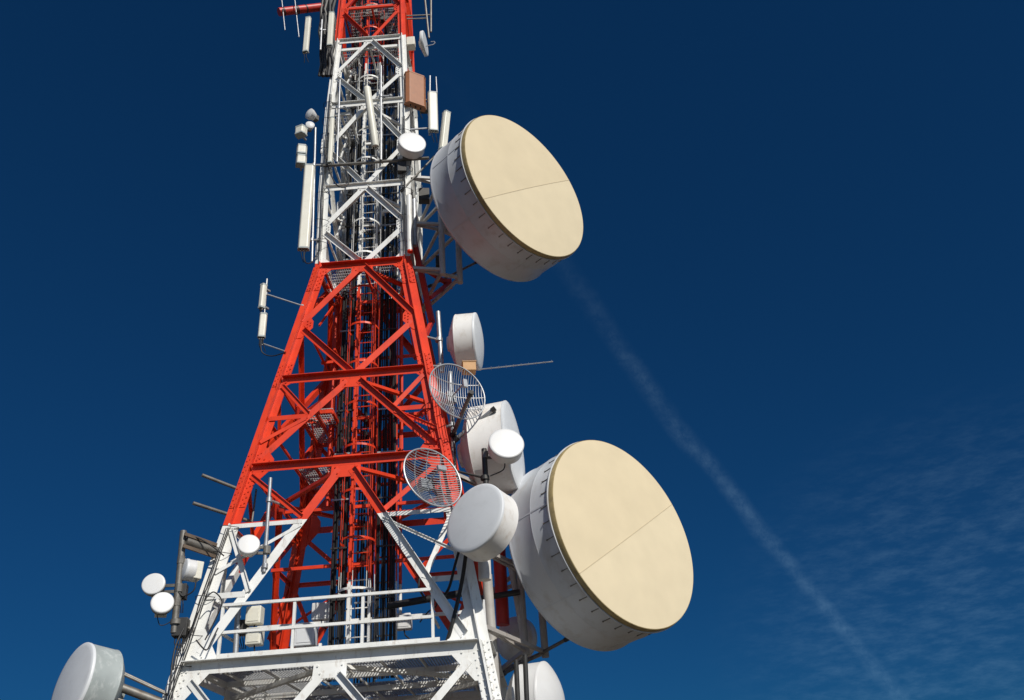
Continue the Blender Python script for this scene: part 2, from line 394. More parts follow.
# cable ladder (tray) left and right of the caged ladder
for x0, x1, yy in ((-.76, -.40, .22), (.20, .62, .30), (-.30, .12, .62)):
    b = MB()
    for x in (x0, x1): b.bar(V((x, yy+.06, zG)), V((x, yy+.06, 30.5)), .03, .06, V((0, 1, 0)))
    z = zG+.3
    while z < 30: b.bar(V((x0, yy+.06, z)), V((x1, yy+.06, z)), .03, .03); z += .55
    b.build('cable_tray', PAINT, tower, smooth=False)
for x, y, z0, z1, rr in ((-.98, .55, 8.6, 14.2, .07), (-.86, .70, 8.6, 14.2, .06), (-.36, .40, 4.9, 24, .03), (.17, .45, 4.9, 24, .03), (.0, .75, 4.9, 24, .05), (.66, .62, 6, 24, .035), (.76, .2, 9, 24, .03), (-.62, .75, 6, 24, .05), (.40, .85, 6, 14, .07)):
    MB().tube([V((x, y, z0)), V((x, y, z1))], rr, 10).build('conduit', PAINT, tower)
# horizontal struts tying the ladder to the faces
for z in (6.0, 7.2, 8.5, 9.7, 10.7, 12.3, 14.0, 15.3, 16.5, 18, 19.5, 21, 22.2, 23.7):
    b = MB(); b.bar(V((-hw(z)+.05, .42, z)), V((hw(z)-.05, .42, z)), .05, .07)
    if z > 8: b.bar(V((-.85, -.02, z+.1)), V((-.85, hw(z)-.05, z+.1)), .05, .05)
    b.build('ladder_support', PAINT, tower, smooth=False)

# feeder cables: every cable of a run is a part
def cable_run(label, xs, y, z0, z1, r=.024):
    t = thing('cable_run', label, 'cables', (sum(xs)/len(xs), y, z0), 'black feeder cable runs inside the tower')
    for i, x in enumerate(xs):
        yy = y+random.uniform(-.05, .05); rr = r*random.choice((.6, .8, 1, 1, 1.25)); pts = []; z = z0
        while z <= z1:
            pts.append(V((x+random.uniform(-.012, .012), yy+random.uniform(-.012, .012), z))); z += .6
        MB().tube(pts, rr, 6).build('cable', BLACK, t)
    z = z0+.5; 
    while z < z1:
        MB().bar(V((min(xs)-.04, y-.07, z)), V((max(xs)+.04, y-.07, z)), .03, .035).build('clamp_bar', DARK if random.random() < .75 else GALV, t, smooth=False); z += 1.1
    return t
cable_run('run of black feeder cables climbing left of the caged ladder', [-.73+i*.042 for i in range(8)], .2, zG, 29, .024)
cable_run('wide run of black feeder cables climbing right of the caged ladder', [.22+i*.045 for i in range(9)], .28, zG, 29, .024)
cable_run('run of black feeder cables climbing behind the caged ladder', [-.26+i*.06 for i in range(7)], .58, zG, 29, .022)

# ------------------------------------------------------------------ dish builders
def frame_of(n):
    n = n.normalized(); u = V((0, 0, 1)).cross(n).normalized(); return u, n.cross(u), n
def nvec(psi, tilt=0): return V((math.sin(R(psi))*math.cos(R(tilt)), -math.cos(R(psi))*math.cos(R(tilt)), math.sin(R(tilt))))

def big_dish(label, Cc, n, Rr, L, seam, clips, group):
    u, v, n = frame_of(n); t = thing('drum_antenna', label, 'dish antenna', tuple(Cc-n*(L+.8)), group)
    # shroud with a rolled rear edge, dished reflector behind
    prof = [(-.05, Rr*.985), (-.05, Rr), (-L*.48, Rr*1.0), (-L*.5, Rr*1.004), (-L*.52, Rr*1.0), (-L, Rr), (-L-.05, Rr*1.012), (-L-.10, Rr*1.0), (-L-.16, Rr*.965)]
    MB().lathe(prof, Cc, n, 128).build('shroud', SHROUD, t)
    for i in range(7):
        an = 2*math.pi*(i+.35)/7; rad = u*math.cos(an)+v*math.sin(an)
        MB().bar(Cc+rad*(Rr+.002)-n*.15, Cc+rad*(Rr+.002)-n*L, .035, .008, rad).build('panel_joint', SHROUD, t, smooth=False)
    prof = [(-L-.16, Rr*.962), (-L-.30, Rr*.86), (-L-.48, Rr*.66), (-L-.62, Rr*.42), (-L-.70, Rr*.2), (-L-.86, Rr*.19), (-L-.86, .001)]
    MB().lathe(prof, Cc, n, 96).build('reflector', SHROUD, t)
    MB().lathe([(-.06, Rr*1.0), (-.06, Rr*1.008), (.0, Rr*1.010), (.05, Rr*1.003), (.05, Rr*.985)], Cc, n, 128).build('rim_band', CREAM_SHADED, t)
    MB().lathe([(-.085, Rr*1.0), (-.085, Rr*1.02), (-.065, Rr*1.02), (-.065, Rr*1.0)], Cc, n, 128).build('rim_flange', SHROUD, t)
    # radome: two fabric panels that meet at the seam
    a, c = seam; pa = atp(*a, Cc, n)-Cc; pc = atp(*c, Cc, n)-Cc
    A = (pa.dot(u), pa.dot(v)); B = (pc.dot(u), pc.dot(v)); sd = V((B[0]-A[0], B[1]-A[1])).normalized(); sn = V((-sd.y, sd.x)); off = sn.dot(V(A))
    rr = Rr*.998
    def side(sgn, mt):
        b = MB(); rows = 10; cols = 64; half = math.sqrt(max(rr*rr-off*off, .01)); a0 = math.atan2(off, 0)
        # points of the circle on this side
        ang0 = math.acos(max(-1, min(1, off/rr))); base = math.atan2(sn.y, sn.x)
        aa = [base-ang0+i*(2*ang0)/cols for i in range(cols+1)] if sgn > 0 else [base+ang0+i*(2*math.pi-2*ang0)/cols for i in range(cols+1)]
        S0 = sn*off-sd*half; S1 = sn*off+sd*half; vs = []; 
        gap = sn*(.006*sgn)
        for i, an in enumerate(aa):
            E1 = V((math.cos(an), math.sin(an)))*rr
            tt = E1.dot(sd); tt = max(-half, min(half, tt)); E0 = sn*off+sd*tt
            for j in range(rows+1):
                q = E0.lerp(E1, j/rows)+gap*(1-j/rows); d = q.length/rr
                vs.append(Cc+u*q.x+v*q.y+n*(.055+.07*(1-min(1, d)**2)))
        b.add(vs, [(i*(rows+1)+j, (i+1)*(rows+1)+j, (i+1)*(rows+1)+j+1, i*(rows+1)+j+1) for i in range(cols) for j in range(rows)])
        # edge thickness
        o = b.build('radome_panel', mt, t, ang=60); return o
    side(1, CREAM); side(-1, CREAM2)
    sm = MB(); half = math.sqrt(rr*rr-off*off); pts = []
    for i in range(21):
        q = sn*off+sd*(half*(-1+.1*i)); d = q.length/rr; pts.append(Cc+u*q.x+v*q.y+n*(.058+.07*(1-min(1, d)**2)))
    for p, q in zip(pts, pts[1:]): sm.bar(p, q, .014, .004, n)
    sm.build('seam_strip', mat('seam_tape', (.52, .43, .28), .7), t, smooth=False)
    # small latches round the rim, wires run back from some of them
    for i in range(clips):
        an = 2*math.pi*i/clips+.05; rad = u*math.cos(an)+v*math.sin(an)
        b = MB(); p = Cc+rad*(Rr*1.0+.006)-n*.09; ln = random.uniform(.16, .24)
        b.bar(p, p-n*ln, .014, .014, rad); b.box(p-n*ln, rad*.012, n*.012, rad.cross(n)*.012)
        b.build('latch', GALVD, t, smooth=False)
    return t

ptL = lambda p, n, d: p-n*d
D1C = at(527.7, 185.1, -1.7); D1N = nvec(46, 1)
D2C = at(624.4, 530.6, -.8); D2N = nvec(44, 6)
D1C = at(525.6, 186.0, -1.7)
dish1 = big_dish('upper of the two huge cream faced drum antennas on right side of tower', D1C, D1N, 1.985, 1.14, ((486.4, 199.3), (564, 182)), 40, 'huge drum antennas with cream radomes')
dish2 = big_dish('lower of the two huge cream faced drum antennas on right side of tower', D2C, D2N, 2.005, 1.22, ((581, 572), (667, 507.5)), 40, 'huge drum antennas with cream radomes')

def dish(name, label, Cc, n, Rr, L, face, shroud, bulge=.03, rear=.5, rear_mat=None, cat='dish antenna', group=None, backbox=None, cone=True, lip=.012, mount=None):
    u, v, n = frame_of(n); t = thing(name, label, cat, tuple(Cc-n*(L+rear)), group)
    MB().lathe([(-lip*2, Rr-lip), (-lip*2, Rr), (-L+.02, Rr), (-L, Rr*1.01), (-L-.02, Rr*.985)], Cc, n, 64).build('shroud', shroud, t)
    prof = [(0, Rr+lip*.6), (.012, Rr*.99)]+[(.012+bulge*(1-r*r), Rr*r) for r in (.9, .75, .6, .45, .3, .15, .05, .0)]
    MB().lathe([(-lip*3, Rr+lip*.6)]+prof, Cc, n, 64).build('radome', face, t, ang=50)
    if cone:
        MB().lathe([(-L-.02, Rr*.98), (-L-rear*.35, Rr*.78), (-L-rear*.75, Rr*.4), (-L-rear*.8, Rr*.28), (-L-rear, Rr*.26), (-L-rear, 0)], Cc, n, 48).build('reflector', rear_mat or shroud, t)
    else:
        MB().lathe([(-L-.02, Rr*.98), (-L-.05, Rr*.6), (-L-.05, 0)], Cc, n, 48).build('reflector', rear_mat or shroud, t)
    if backbox:
        bw, bh, bd = backbox; c = Cc-n*(L+rear+bd*.4)
        MB().box(c, u*bw, v*bh, n*bd).build('radio_unit', IVORY, t, smooth=False, bevel=.015)
    if mount:
        q = at(*mount); p0 = Cc-n*(L+rear*.8); b = MB(); b.bar(p0+V((0, 0, .05)), q+V((0, 0, .05)), .035, .05); b.bar(p0-V((0, 0, .06)), q-V((0, 0, .06)), .035, .05)
        b.lathe([(-.07, .068), (.07, .068)], q, V((0, 0, 1)), 12); b.build('mount_arm', GALVD, t, smooth=False)
    return t

def arm(b, p, q, r=.03): b.tube([p, q], r, 10)
def clampat(b, p, r=.06, ax=V((0, 0, 1))): b.lathe([(-.04, r), (.04, r)], p, ax, 12)

# 3: grey faced drum in front of the right leg
c3 = at(474.5, 517.3, -3.4)
dish('dish_antenna', 'grey faced round drum dish facing left in front of the right leg', c3, nvec(-36, 12), .64, .42, GREYR, SHROUDW, bulge=.05, rear=.3, mount=(468, 560, -2.2))
# 4
c4 = at(478.1, 341.5, -1.0)
dish('dish_antenna', 'white drum dish seen from the side above the upper grid dish', c4, nvec(86, -2), .66, .46, GREYR, SHROUDW, bulge=.10, rear=.24)
# 5
c5 = at(514, 446, -1.0)
dish('dish_antenna', 'large side-on white drum dish with a small round dish before it', c5, nvec(80, 2), .98, .76, GREYR, SHROUDW, bulge=.11, rear=.42)
# 6
c6 = at(506.5, 443.2, -2.3)
dish('dish_antenna', 'small round white dish on a short dark pole before the large drum dish', c6, nvec(12, 12), .345, .22, WHITE, SHROUDW, bulge=.012, rear=.2, cone=True, mount=(485, 455, -2.0))
# 7
c7 = at(412.3, 142.3, -1.5)
dish('dish_antenna', 'small round white dish left of the upper huge drum antenna on the white tower section', c7, nvec(18, 3), .35, .24, WHITE, SHROUDW, bulge=.012, rear=.2, mount=(405, 158, -1.1))
# left cluster
G10 = 'small dishes on the left outrigger pole'
dish('dish_antenna', 'small white round dish, upper of the pair on the left outrigger pole', at(153.4, 583.7, -2.9), nvec(12, 9), .19, .10, WHITE, GALVD, .008, .15, cone=True, group=G10, backbox=(.09, .09, .10), mount=(179, 588, -2.7))
dish('dish_antenna', 'small white round dish, lower of the pair on the left outrigger pole', at(162.4, 602.5, -2.95), nvec(24, 10), .185, .10, WHITE, GALVD, .008, .15, group=G10, backbox=(.10, .10, .12), mount=(177, 602, -2.7))
dish('dish_antenna', 'small white dish with a square back between outrigger pole and left leg', at(184.5, 569.5, -2.7), nvec(-52, 4), .19, .15, GREYR, WHITE, .03, .04, cone=True, group=G10, backbox=(.14, .16, .07), mount=(181, 560, -2.7))
dish('dish_antenna', 'small white round dish beside the tall thin pole inside the left leg', at(248.8, 544.1, -2.6), nvec(18, 12), .19, .12, WHITE, SHROUDW, .008, .12, backbox=(.08, .08, .08), mount=(267, 550, -2.35))
# 12 bottom left
c12 = at(71.5, 684, -3.2)
dish('dish_antenna', 'grey faced dish with grey-green drum at the bottom left edge of the view', c12, nvec(-40, 8), .66, .50, GREYR, SHROUDG, .05, .35)
# 13 bottom right: back of a white dish
c13 = at(549, 702, -1.0)
dish('dish_antenna', 'rounded white drum dish below the lower huge drum antenna', c13, nvec(72, 0), .70, .45, WHITE, WHITE, .25, .4)
c14 = at(519, 640, 1.6)
dish('dish_antenna', 'grey dish half hidden behind the poles under the lower huge drum antenna', c14, nvec(150, 0), .46, .2, GREYR, SHROUDW, .05, .4)
# 16 top right edge-on dish with feed
c16 = at(425.2, 43.5, -.6)
t16 = dish('dish_antenna', 'thin edge-on dish with a hooked feed at the upper right of the tower', c16, nvec(84, 0), .36, .06, GREYR, SHROUDW, .0, .12)
b = MB(); b.tube([c16+V((.0, 0, -.12)), c16+V((.24, -.02, -.10)), c16+V((.30, -.02, -.04)), c16+V((.27, -.02, .03)), c16+V((.17, -.02, .03))], .014, 8); b.build('feed_arm', GALV, t16)
b = MB(); b.box(c16+V((-.42, 0, .05)), V((.12, 0, 0)), V((0, .12, 0)), V((0, 0, .17))); b.build('radio_unit', IVORY, t16, smooth=False, bevel=.015)

# grid parabolic dishes
def grid_dish(label, Cc, n, Rr, rot, feed):
    u0, v0, n = frame_of(n); t = thing('grid_antenna', label, 'grid antenna', tuple(Cc-n*.35), 'wire grid dishes')
    u = u0*math.cos(rot)+v0*math.sin(rot); v = -u0*math.sin(rot)+v0*math.cos(rot)
    dep = .20
    def P(x, y): return Cc+u*x+v*y-n*dep*(1-(x*x+y*y)/(Rr*Rr))
    MB().tube([P(Rr*math.cos(a), Rr*math.sin(a)) for a in [2*math.pi*i/48 for i in range(48)]], .017, 8, closed=True).build('rim', GALV, t)
    b = MB(); N_ = 25
    for i in range(1, N_):
        x = -Rr+2*Rr*i/N_; h = math.sqrt(Rr*Rr-x*x); b.tube([P(x, h*(-1+j/5)) for j in range(11)], .0072, 5)
    b.build('wire_reflector', GALV, t)
    b = MB()
    for y in (-.45*Rr, .0, .45*Rr):
        h = math.sqrt(Rr*Rr-y*y); b.tube([P(h*(-1+j/6), y)-n*.015 for j in range(13)], .012, 6)
    b.build('cross_rib', GALV, t)
    b = MB(); b.tube([P(0, 0), Cc+n*.20+v*.02, Cc+n*.30], .016, 8); b.box(Cc+n*.30, u*.045, v*.09, n*.03); b.build('feed_boom', GALV, t)
    b = MB(); b.box(P(0, 0)-n*.07, u*.10, v*.12, n*.05); b.box(P(0, 0)-n*.18, u*.04, v*.06, n*.10); b.build('mount_bracket', GALV, t, smooth=False)
    return t
cg1 = at(457.5, 391, -2.2); grid_dish('upper of the two wire grid dishes, right of the red leg', cg1, nvec(36, 6), .65, 0.0, 0)
cg2 = at(433, 477, -2.9); grid_dish('lower of the two wire grid dishes, in front of the red right leg', cg2, nvec(40, 12), .62, math.pi/2, 0)

# ------------------------------------------------------------------ poles and brackets
def pole(label, top, bot, y, r=.04, mt=GALV, arms=(), cat='pole', name='mounting_pole', group=None, r_arm=.025):
    a = at(*top, y); bb = at(*bot, y); x = (a.x+bb.x)/2
    t = thing(name, label, cat, (bb.x, y, bb.z), group)
    MB().tube([bb, V((bb.x*.5+a.x*.5, y, (a.z+bb.z)/2)), a], r, 12).build('pole', mt, t)
    for (px, py, tx, ty, ty_y) in arms:     # from a pixel on the pole to a pixel on the tower at depth ty_y
        p = at(px, py, y); q = at(tx, ty, ty_y); b = MB(); b.tube([p, q], r_arm, 8); clampat(b, p, r*1.6); clampat(b, q, r_arm*2.2, (q-p).normalized()); b.build('arm', mt, t)
    return t, a, bb
pole('straight galvanised pole holding the side-on white drum dish above the grid dishes', (438, 312), (442, 372), -1.0, .055, GALV, [(439, 340, 424, 336, -1.2), (441, 366, 428, 366, -1.4)])
pole('galvanised pole behind the upper grid dish and large side-on drum dish', (450, 372), (456, 500), -1.3, .05, GALV, [(452, 425, 440, 428, -1.75), (455, 480, 448, 478, -2.0)])
pole('short dark pole carrying the small round dish in front of the large drum dish', (484, 449), (486, 484), -2.0, .055, DARK, [(485, 478, 452, 470, -1.9)])
pole('tall thin silver pole standing inside the left leg', (270.5, 478), (264, 572), -2.35, .035, GALV, [(269, 500, 283, 505, -2.0), (265, 566, 275, 560, -2.1)])
pole('dark grey pole left of the tower carrying the cluster of small dishes', (183.5, 531), (174, 633), -2.7, .06, GALVD, [(176, 622, 192, 630, -2.55)])
t, a, bb = pole('slim pole carrying two stacked panel antennas left of the tower', (267, 279), (262, 345), -1.3, .022, GALV, [(266, 294, 303, 306, -1.2), (261, 343, 287, 352, -1.4)], r_arm=.018)
# heavy horizontal bracket at the head of the left pole
p = at(186, 541, -2.7); q = at(218, 552, -2.25)
t = thing('support_bracket', 'rusty brown box bracket tying the head of the left pole to the left leg', 'bracket', tuple(q))
MB().tube([p, q], .085, 16).build('cross_tube', GALVD, t)
b = MB()
for o in (V((0, -.1, .1)), V((0, -.1, -.12))): b.bar(p+o, q+o, .04, .06)
b.build('rail', mat('rusty_steel', (.14, .10, .07), .7, .3, .4, 8), t, smooth=False)
# bottom-left outrigger to the dish
p = at(112, 684, -3.0); q = at(186, 712, -2.5)
t = thing('support_bracket', 'grey steel outrigger holding the bottom left dish to the left leg', 'bracket', tuple(q))
MB().tube([p, q], .07, 14).build('cross_tube', GALVD, t)
for i, o in enumerate((V((0, -.12, .22)), V((.0, .1, .24)), V((0, -.1, -.2)))):
    MB().tube([p+o, q+o*.6], .022, 8).build('brace_rod', GALVD, t)
MB().box(p+V((-.02, 0, 0)), V((.05, 0, 0)), V((0, .10, 0)), V((0, 0, .32))).build('mounting_plate', GALV, t, smooth=False)
# pipes sticking out on the left
for lab, p0, p1, yy0, yy1, rr in (('upper of the two bare steel pipes poking out left of the red leg', (202, 475), (246, 492), -2.0, -1.4, .035), ('lower of the two bare steel pipes poking out left of the red leg', (193, 503), (252, 522), -2.2, -1.4, .035)):
    p, q = at(*p0, yy0), at(*p1, yy1); t = thing('side_arm_pipe', lab, 'pipe', tuple(q), 'bare steel pipes left of the red leg')
    MB().tube([p, q], rr, 12).build('pipe', GALVD, t); MB().tube([q+V((0, 0, .0)), q+V((.02, .02, .7))], .02, 8).build('hanger', GALVD, t)

# struts of the drum dishes
for lab, p0, p1, y0, y1, rr, mt in (
    ('dark strut slanting up across the upper grid dish', (471, 393), (453, 434), -2.6, -1.6, .045, GALVD),
    ('light grey strut slanting up to the large side-on drum dish', (494, 409), (456, 439), -1.9, -1.6, .045, GALV),
    ('thin strut running under the lower huge drum antenna', (567, 639), (503, 674), .0, 1.1, .035, GALVD),
    ('thin strut running under the upper huge drum antenna', (477, 262), (430, 286), -.4, .9, .03, GALVD),
    ('thin strut from the upper huge drum antenna up to the white section', (434, 157), (402, 190), -1.0, -1.1, .025, GALVD)):
    p, q = at(*p0, y0), at(*p1, y1); t = thing('stay_strut', lab, 'strut', tuple(q), 'slanting stay struts')
    MB().tube([p, q], rr, 12).build('tube', mt, t); b = MB(); d = (p-q).normalized(); b.lathe([(-.05, rr*1.5), (.06, rr*1.5)], q, d, 10); b.lathe([(-.06, rr*1.3), (.03, rr*1.3)], p, d, 10); b.build('end_fitting', DARK, t)

# outrigger frames that carry the two huge dishes
def dish_frame(label, Cc, n, L, Rr, zlo, zhi, mt, leg_z, offs=(-.9, -.35)):
    u, v, n = frame_of(n); back = Cc-n*(L+.86)
    t = thing('steel_stand', label, 'steel frame', tuple(back+V((0, 0, -1))), 'steel frames behind the huge drum antennas')
    cols = []
    for s in offs:
        p = back-n*.16-u*s*(-1); cols.append(p)
        MB().tube([V((p.x, p.y, zlo)), V((p.x, p.y, zhi))], .075, 14).build('upright', mt, t)
    for z in (back.z-.35, back.z+.35):
        a_, b_ = V((cols[0].x, cols[0].y, z)), V((cols[1].x, cols[1].y, z)); MB().bar(a_, b_, .14, .14).build('cross_beam', mt, t, smooth=False)
    MB().box(back-n*.02, u*.36, v*.42, n*.06).build('hub_plate', DARK, t, smooth=False)
    for z in leg_z:
        for c in cols:
            for sy in (-1, 1):
                q = V((hw(z)+.02, sy*hw(z)*.98, z)); MB().bar(V((c.x, c.y, z)), q, .07, .07).build('strut', mt, t, smooth=False)
    return t, cols, back
dish_frame('steel uprights and struts behind the upper huge drum antenna', D1C, D1N, 1.14, 1.985, 13.75, 17.0, mat('grey_white_steel', (.5, .49, .47), .5, 0, .15, 5, 0, 1, (.25, .2, .15), .5, 6), (13.9, 15.3, 16.8))
dish_frame('steel uprights and struts behind the lower huge drum antenna', D2C, D2N, 1.22, 2.03, 5.0, 8.4, mat('grey_steel_paint', (.42, .39, .36), .55, 0, .15, 5, 0, 1, (.22, .17, .12), .5, 6), (5.1, 6.7, 8.2))

# red outrigger strut right of the leg, top of pyramid
t = thing('steel_bracket', 'dark red triangular steel frame below the upper huge drum antenna', 'steel frame', tuple(at(432, 322, -.6)))
A_, B_, D_ = at(414, 240, -.5), at(432, 322, -.6), at(448, 284, .4)
E_ = at(417, 264, -.5); F_ = at(430, 298, -.6); G_ = at(425, 336, -1.2)
for nm, p, q, wd in (('upright', A_, B_, .13), ('top_chord', E_, D_, .09), ('bottom_chord', F_, D_, .09), ('knee', B_, G_, .09)):
    MB().bar(p, q, wd, wd).build(nm, REDP, t, smooth=False)
MB().box(D_, V((.10, 0, 0)), V((0, .10, 0)), V((0, 0, .10))).build('end_plate', REDP, t, smooth=False)

# ------------------------------------------------------------------ panel antennas
def panel(label, top, bot, y, w, d, psi=0, mt=IVORY, bev=.02, conn=True, group='panel antennas', name='panel_antenna', cat='panel antenna', round_=False, brackets=True, lean=False):
    a, b_ = at(*top, y), at(*bot, y)
    if not lean: xm = (a.x+b_.x)/2; a.x = b_.x = xm
    n = nvec(psi); u = V((0, 0, 1)).cross(n).normalized(); ax = (a-b_).normalized()
    t = thing(name, label, cat, tuple(b_), group)
    if round_:
        s = MB().lathe([(0, w*.45), (.02, w*.5), ((a-b_).length-.02, w*.5), ((a-b_).length, w*.42)], b_, ax, 24).build('shell', mt, t)
    else:
        pr = [(-w/2, -d/2), (w/2, -d/2), (w/2, d*.1), (w*.36, d/2), (-w*.36, d/2), (-w/2, d*.1)]
        MB().prism(pr, b_, a, u, n).build('shell', mt, t, smooth=False, bevel=bev)
        for e0, e1 in ((b_-ax*.012, b_+ax*.03), (a-ax*.03, a+ax*.012)):
            MB().prism([(x*1.03, y_*1.05) for x, y_ in pr], e0, e1, u, n).build('end_cap', mt if mt is BROWN else SHROUDG, t, smooth=False)
    if conn:
        c = MB()
        for k in (-.25, 0, .25): c.lathe([(-.07, .018), (0, .018)], b_+u*w*k, ax, 8)
        c.build('connector', DARK, t)
        for k in (-.2, .2):
            p = b_+u*w*k-ax*.07; MB().tube([p, p+V((random.uniform(-.03, .03), .02, -.12)), p+V((random.uniform(-.02, .06), .10, -.26))], .010, 6).build('lead', BLACK, t)
    if brackets:
        h = (a-b_).length
        for k in (.12, .88):
            p = b_.lerp(a, k); MB().bar(p-n*d*.5, p-n*(d*.5+.14), .05, .04).build('bracket', GALV, t, smooth=False)
    return t
panel('white panel antenna hanging left of the dark cable column at the top left', (308.5, 18), (305, 52), -1.2, .17, .10, -10)
panel('white panel antenna against the top left corner of the tower', (332.5, 13), (328.5, 46), -1.5, .17, .10, 0)
panel('longest white panel antenna left of the white tower section', (309, 166), (304, 249), -1.5, .27, .14, 10)
panel('small upper box antenna of the stacked pair above the longest panel antenna', (302, 147), (301.5, 155), -1.5, .26, .2, 15, conn=False, name='box_antenna', group='stacked box antennas')
panel('small lower box antenna of the stacked pair above the longest panel antenna', (301.5, 157), (301, 165), -1.5, .26, .2, 15, conn=False, name='box_antenna', group='stacked box antennas')
panel('long cream tube antenna leaning across the front of the white tower section', (367, 88), (375.5, 147), -1.5, .20, .20, 0, round_=True, lean=True)
panel('brown square panel antenna at the upper right of the white section', (415.5, 76), (415.5, 106), -1.05, .60, .20, 32, BROWN, .01)
panel('white panel antenna on a pole right of the brown panel', (433.5, 93), (432.5, 131), -.9, .27, .12, 15)
panel('narrow white panel antenna tilted behind the upper huge drum antenna', (447, 113), (443, 150), -.2, .22, .16, 40, lean=True)
panel('slim white panel antenna on the front of the left leg of the white section', (333, 118), (329, 163), -1.35, .12, .10, 0)
panel('upper cream panel antenna on the slim pole left of the red leg', (263.5, 285), (261.5, 308), -1.4, .13, .12, -30, conn=True)
panel('lower white panel antenna on the slim pole left of the red leg', (263.5, 314), (261.5, 337), -1.4, .17, .10, 15)
pole('pair-mate pole behind the panel antenna right of the brown panel', (430, 76), (429.5, 135), -.8, .025, GALV, [(430, 100, 404, 100, -1.0), (430, 128, 404, 130, -1.0)])
pole('slim pole rising above the panel right of the brown panel', (436, 77), (437, 95), -.8, .018, GALV)
pole('slim pole left of the longest panel antenna', (315.5, 128), (312, 262), -1.25, .03, GALV, [(314, 165, 322, 165, -1.05), (312, 240, 320, 240, -1.05)])
pole('slim silver pole on the front of the white section left of the leaning tube antenna', (340, 80), (337, 162), -1.25, .025, GALV, [(339, 108, 345, 108, -1.05)])
pole('slim silver pole on the front of the white section right of the leaning tube antenna', (381, 66), (381, 160), -1.25, .03, GALV, [(381, 96, 390, 96, -1.05)])
pole('silver pole between the top left panel antennas', (322, 20), (320.5, 50), -1.1, .03, GALV, [(321, 30, 340, 30, -.85)])
pole('white pipe standing against the right leg of the white section', (409, 196), (410, 252), -1.25, .07, PAINT)
pole('grey pipe behind the right leg of the white section', (414, 200), (415, 246), -1.0, .06, GALV)

# top-left red outrigger arm with rod antennas
p, q = at(279, 12, -1.4), at(322, 7, -.9)
t = thing('antenna_boom', 'thick red tube arm reaching left from the top of the tower', 'tube arm', tuple(q))
MB().tube([p, q], .12, 18).build('tube', REDP, t); b = MB(); d = (q-p).normalized()
for k in (.1, .38, .42, .62): b.lathe([(-.02, .128), (.02, .128)], p.lerp(q, k), d, 18)
b.build('strap', DARK, t)
for lab, px0, py0, px1, py1 in (('left rod antenna clamped to the red outrigger arm', 281, -8, 285, 30), ('right rod antenna clamped to the red outrigger arm', 294, -8, 299, 37)):
    a, bb = at(px0, py0, -1.45), at(px1, py1, -1.45); t = thing('rod_antenna', lab, 'rod antenna', tuple(bb), 'rod antennas on the red arm'); MB().tube([bb, a], .014, 8).build('rod', GALV, t); MB().lathe([(-.05, .03), (.05, .03)], bb.lerp(a, .5), (a-bb).normalized(), 10).build('clamp', DARK, t)
# dark poles top right
for i, (lab, a2, b2) in enumerate((('inner of the two dark tall rods at the top right of the tower', (424, -10), (429, 38)), ('outer of the two dark tall rods at the top right of the tower', (431, -10), (431, 32)))):
    a, bb = at(*a2, -.4), at(*b2, -.4); t = thing('rod_antenna', lab, 'rod antenna', tuple(bb), 'dark rods at the top right'); MB().tube([bb, a], .03, 8).build('rod', GALVD, t)
    MB().bar(bb.lerp(a, .4), V((hw(24.5), -hw(24.5)*.5, bb.lerp(a, .4).z)), .03, .03).build('arm', GALVD, t, smooth=False)

# white floodlight-like units, left of the white section
def blob_unit(label, px, py, y, s, psi, name='sector_unit'):
    c = at(px, py, y); n = nvec(psi); u = V((0, 0, 1)).cross(n).normalized()
    t = thing(name, label, 'antenna unit', tuple(c), 'small white units left of the tower')
    MB().lathe([(-s*.6, s*.3), (-s*.5, s*.55), (0, s*.75), (s*.35, s*.78), (s*.45, s*.6), (s*.5, 0)], c, n, 20).build('housing', WHITE, t)
    MB().box(c-n*s*.8, u*s*.35, V((0, 0, s*.4)), n*s*.3).build('radio_unit', GALVD, t, smooth=False, bevel=.01)
    return t
blob_unit('upper rounded white unit high on the left of the white section', 311, 115, -1.4, .20, -35)
blob_unit('middle rounded white unit left of the white section', 310, 126, -1.4, .15, 20)
panel('small white wedge unit left of the white section above the stacked boxes', (301, 128), (300.5, 135), -1.5, .28, .2, -20, conn=False, name='box_antenna', group='stacked box antennas')

# yagi
p, q = at(478, 369.5, -1.6), at(553, 361.5, -1.9)
t = thing('yagi_antenna', 'thin yagi antenna boom reaching right from beneath the side-on drum dish', 'yagi antenna', tuple(p)); MB().tube([p, q], .013, 8).build('boom', GALV, t)
for i in range(9):
    c = p.lerp(q, .18+i*.1); MB().tube([c+V((0, -.06+.003*i, .0)), c+V((0, .06-.003*i, 0))], .004, 6).build('element', GALV, t)
c = at(469, 368.5, -1.75); t = thing('junction_box', 'small tan box below the side-on white drum dish', 'box', tuple(c)); MB().box(c, V((.14, .02, 0)), V((-.02, .12, 0)), V((0, 0, .10))).build('housing', TAN, t, smooth=False, bevel=.01); MB().box(c+V((0, 0, .112)), V((.15, .02, 0)), V((-.02, .13, 0)), V((0, 0, .008))).build('lid', TAN, t, smooth=False)
# feed-like fittings at grid dish 2 (white parts seen through it)

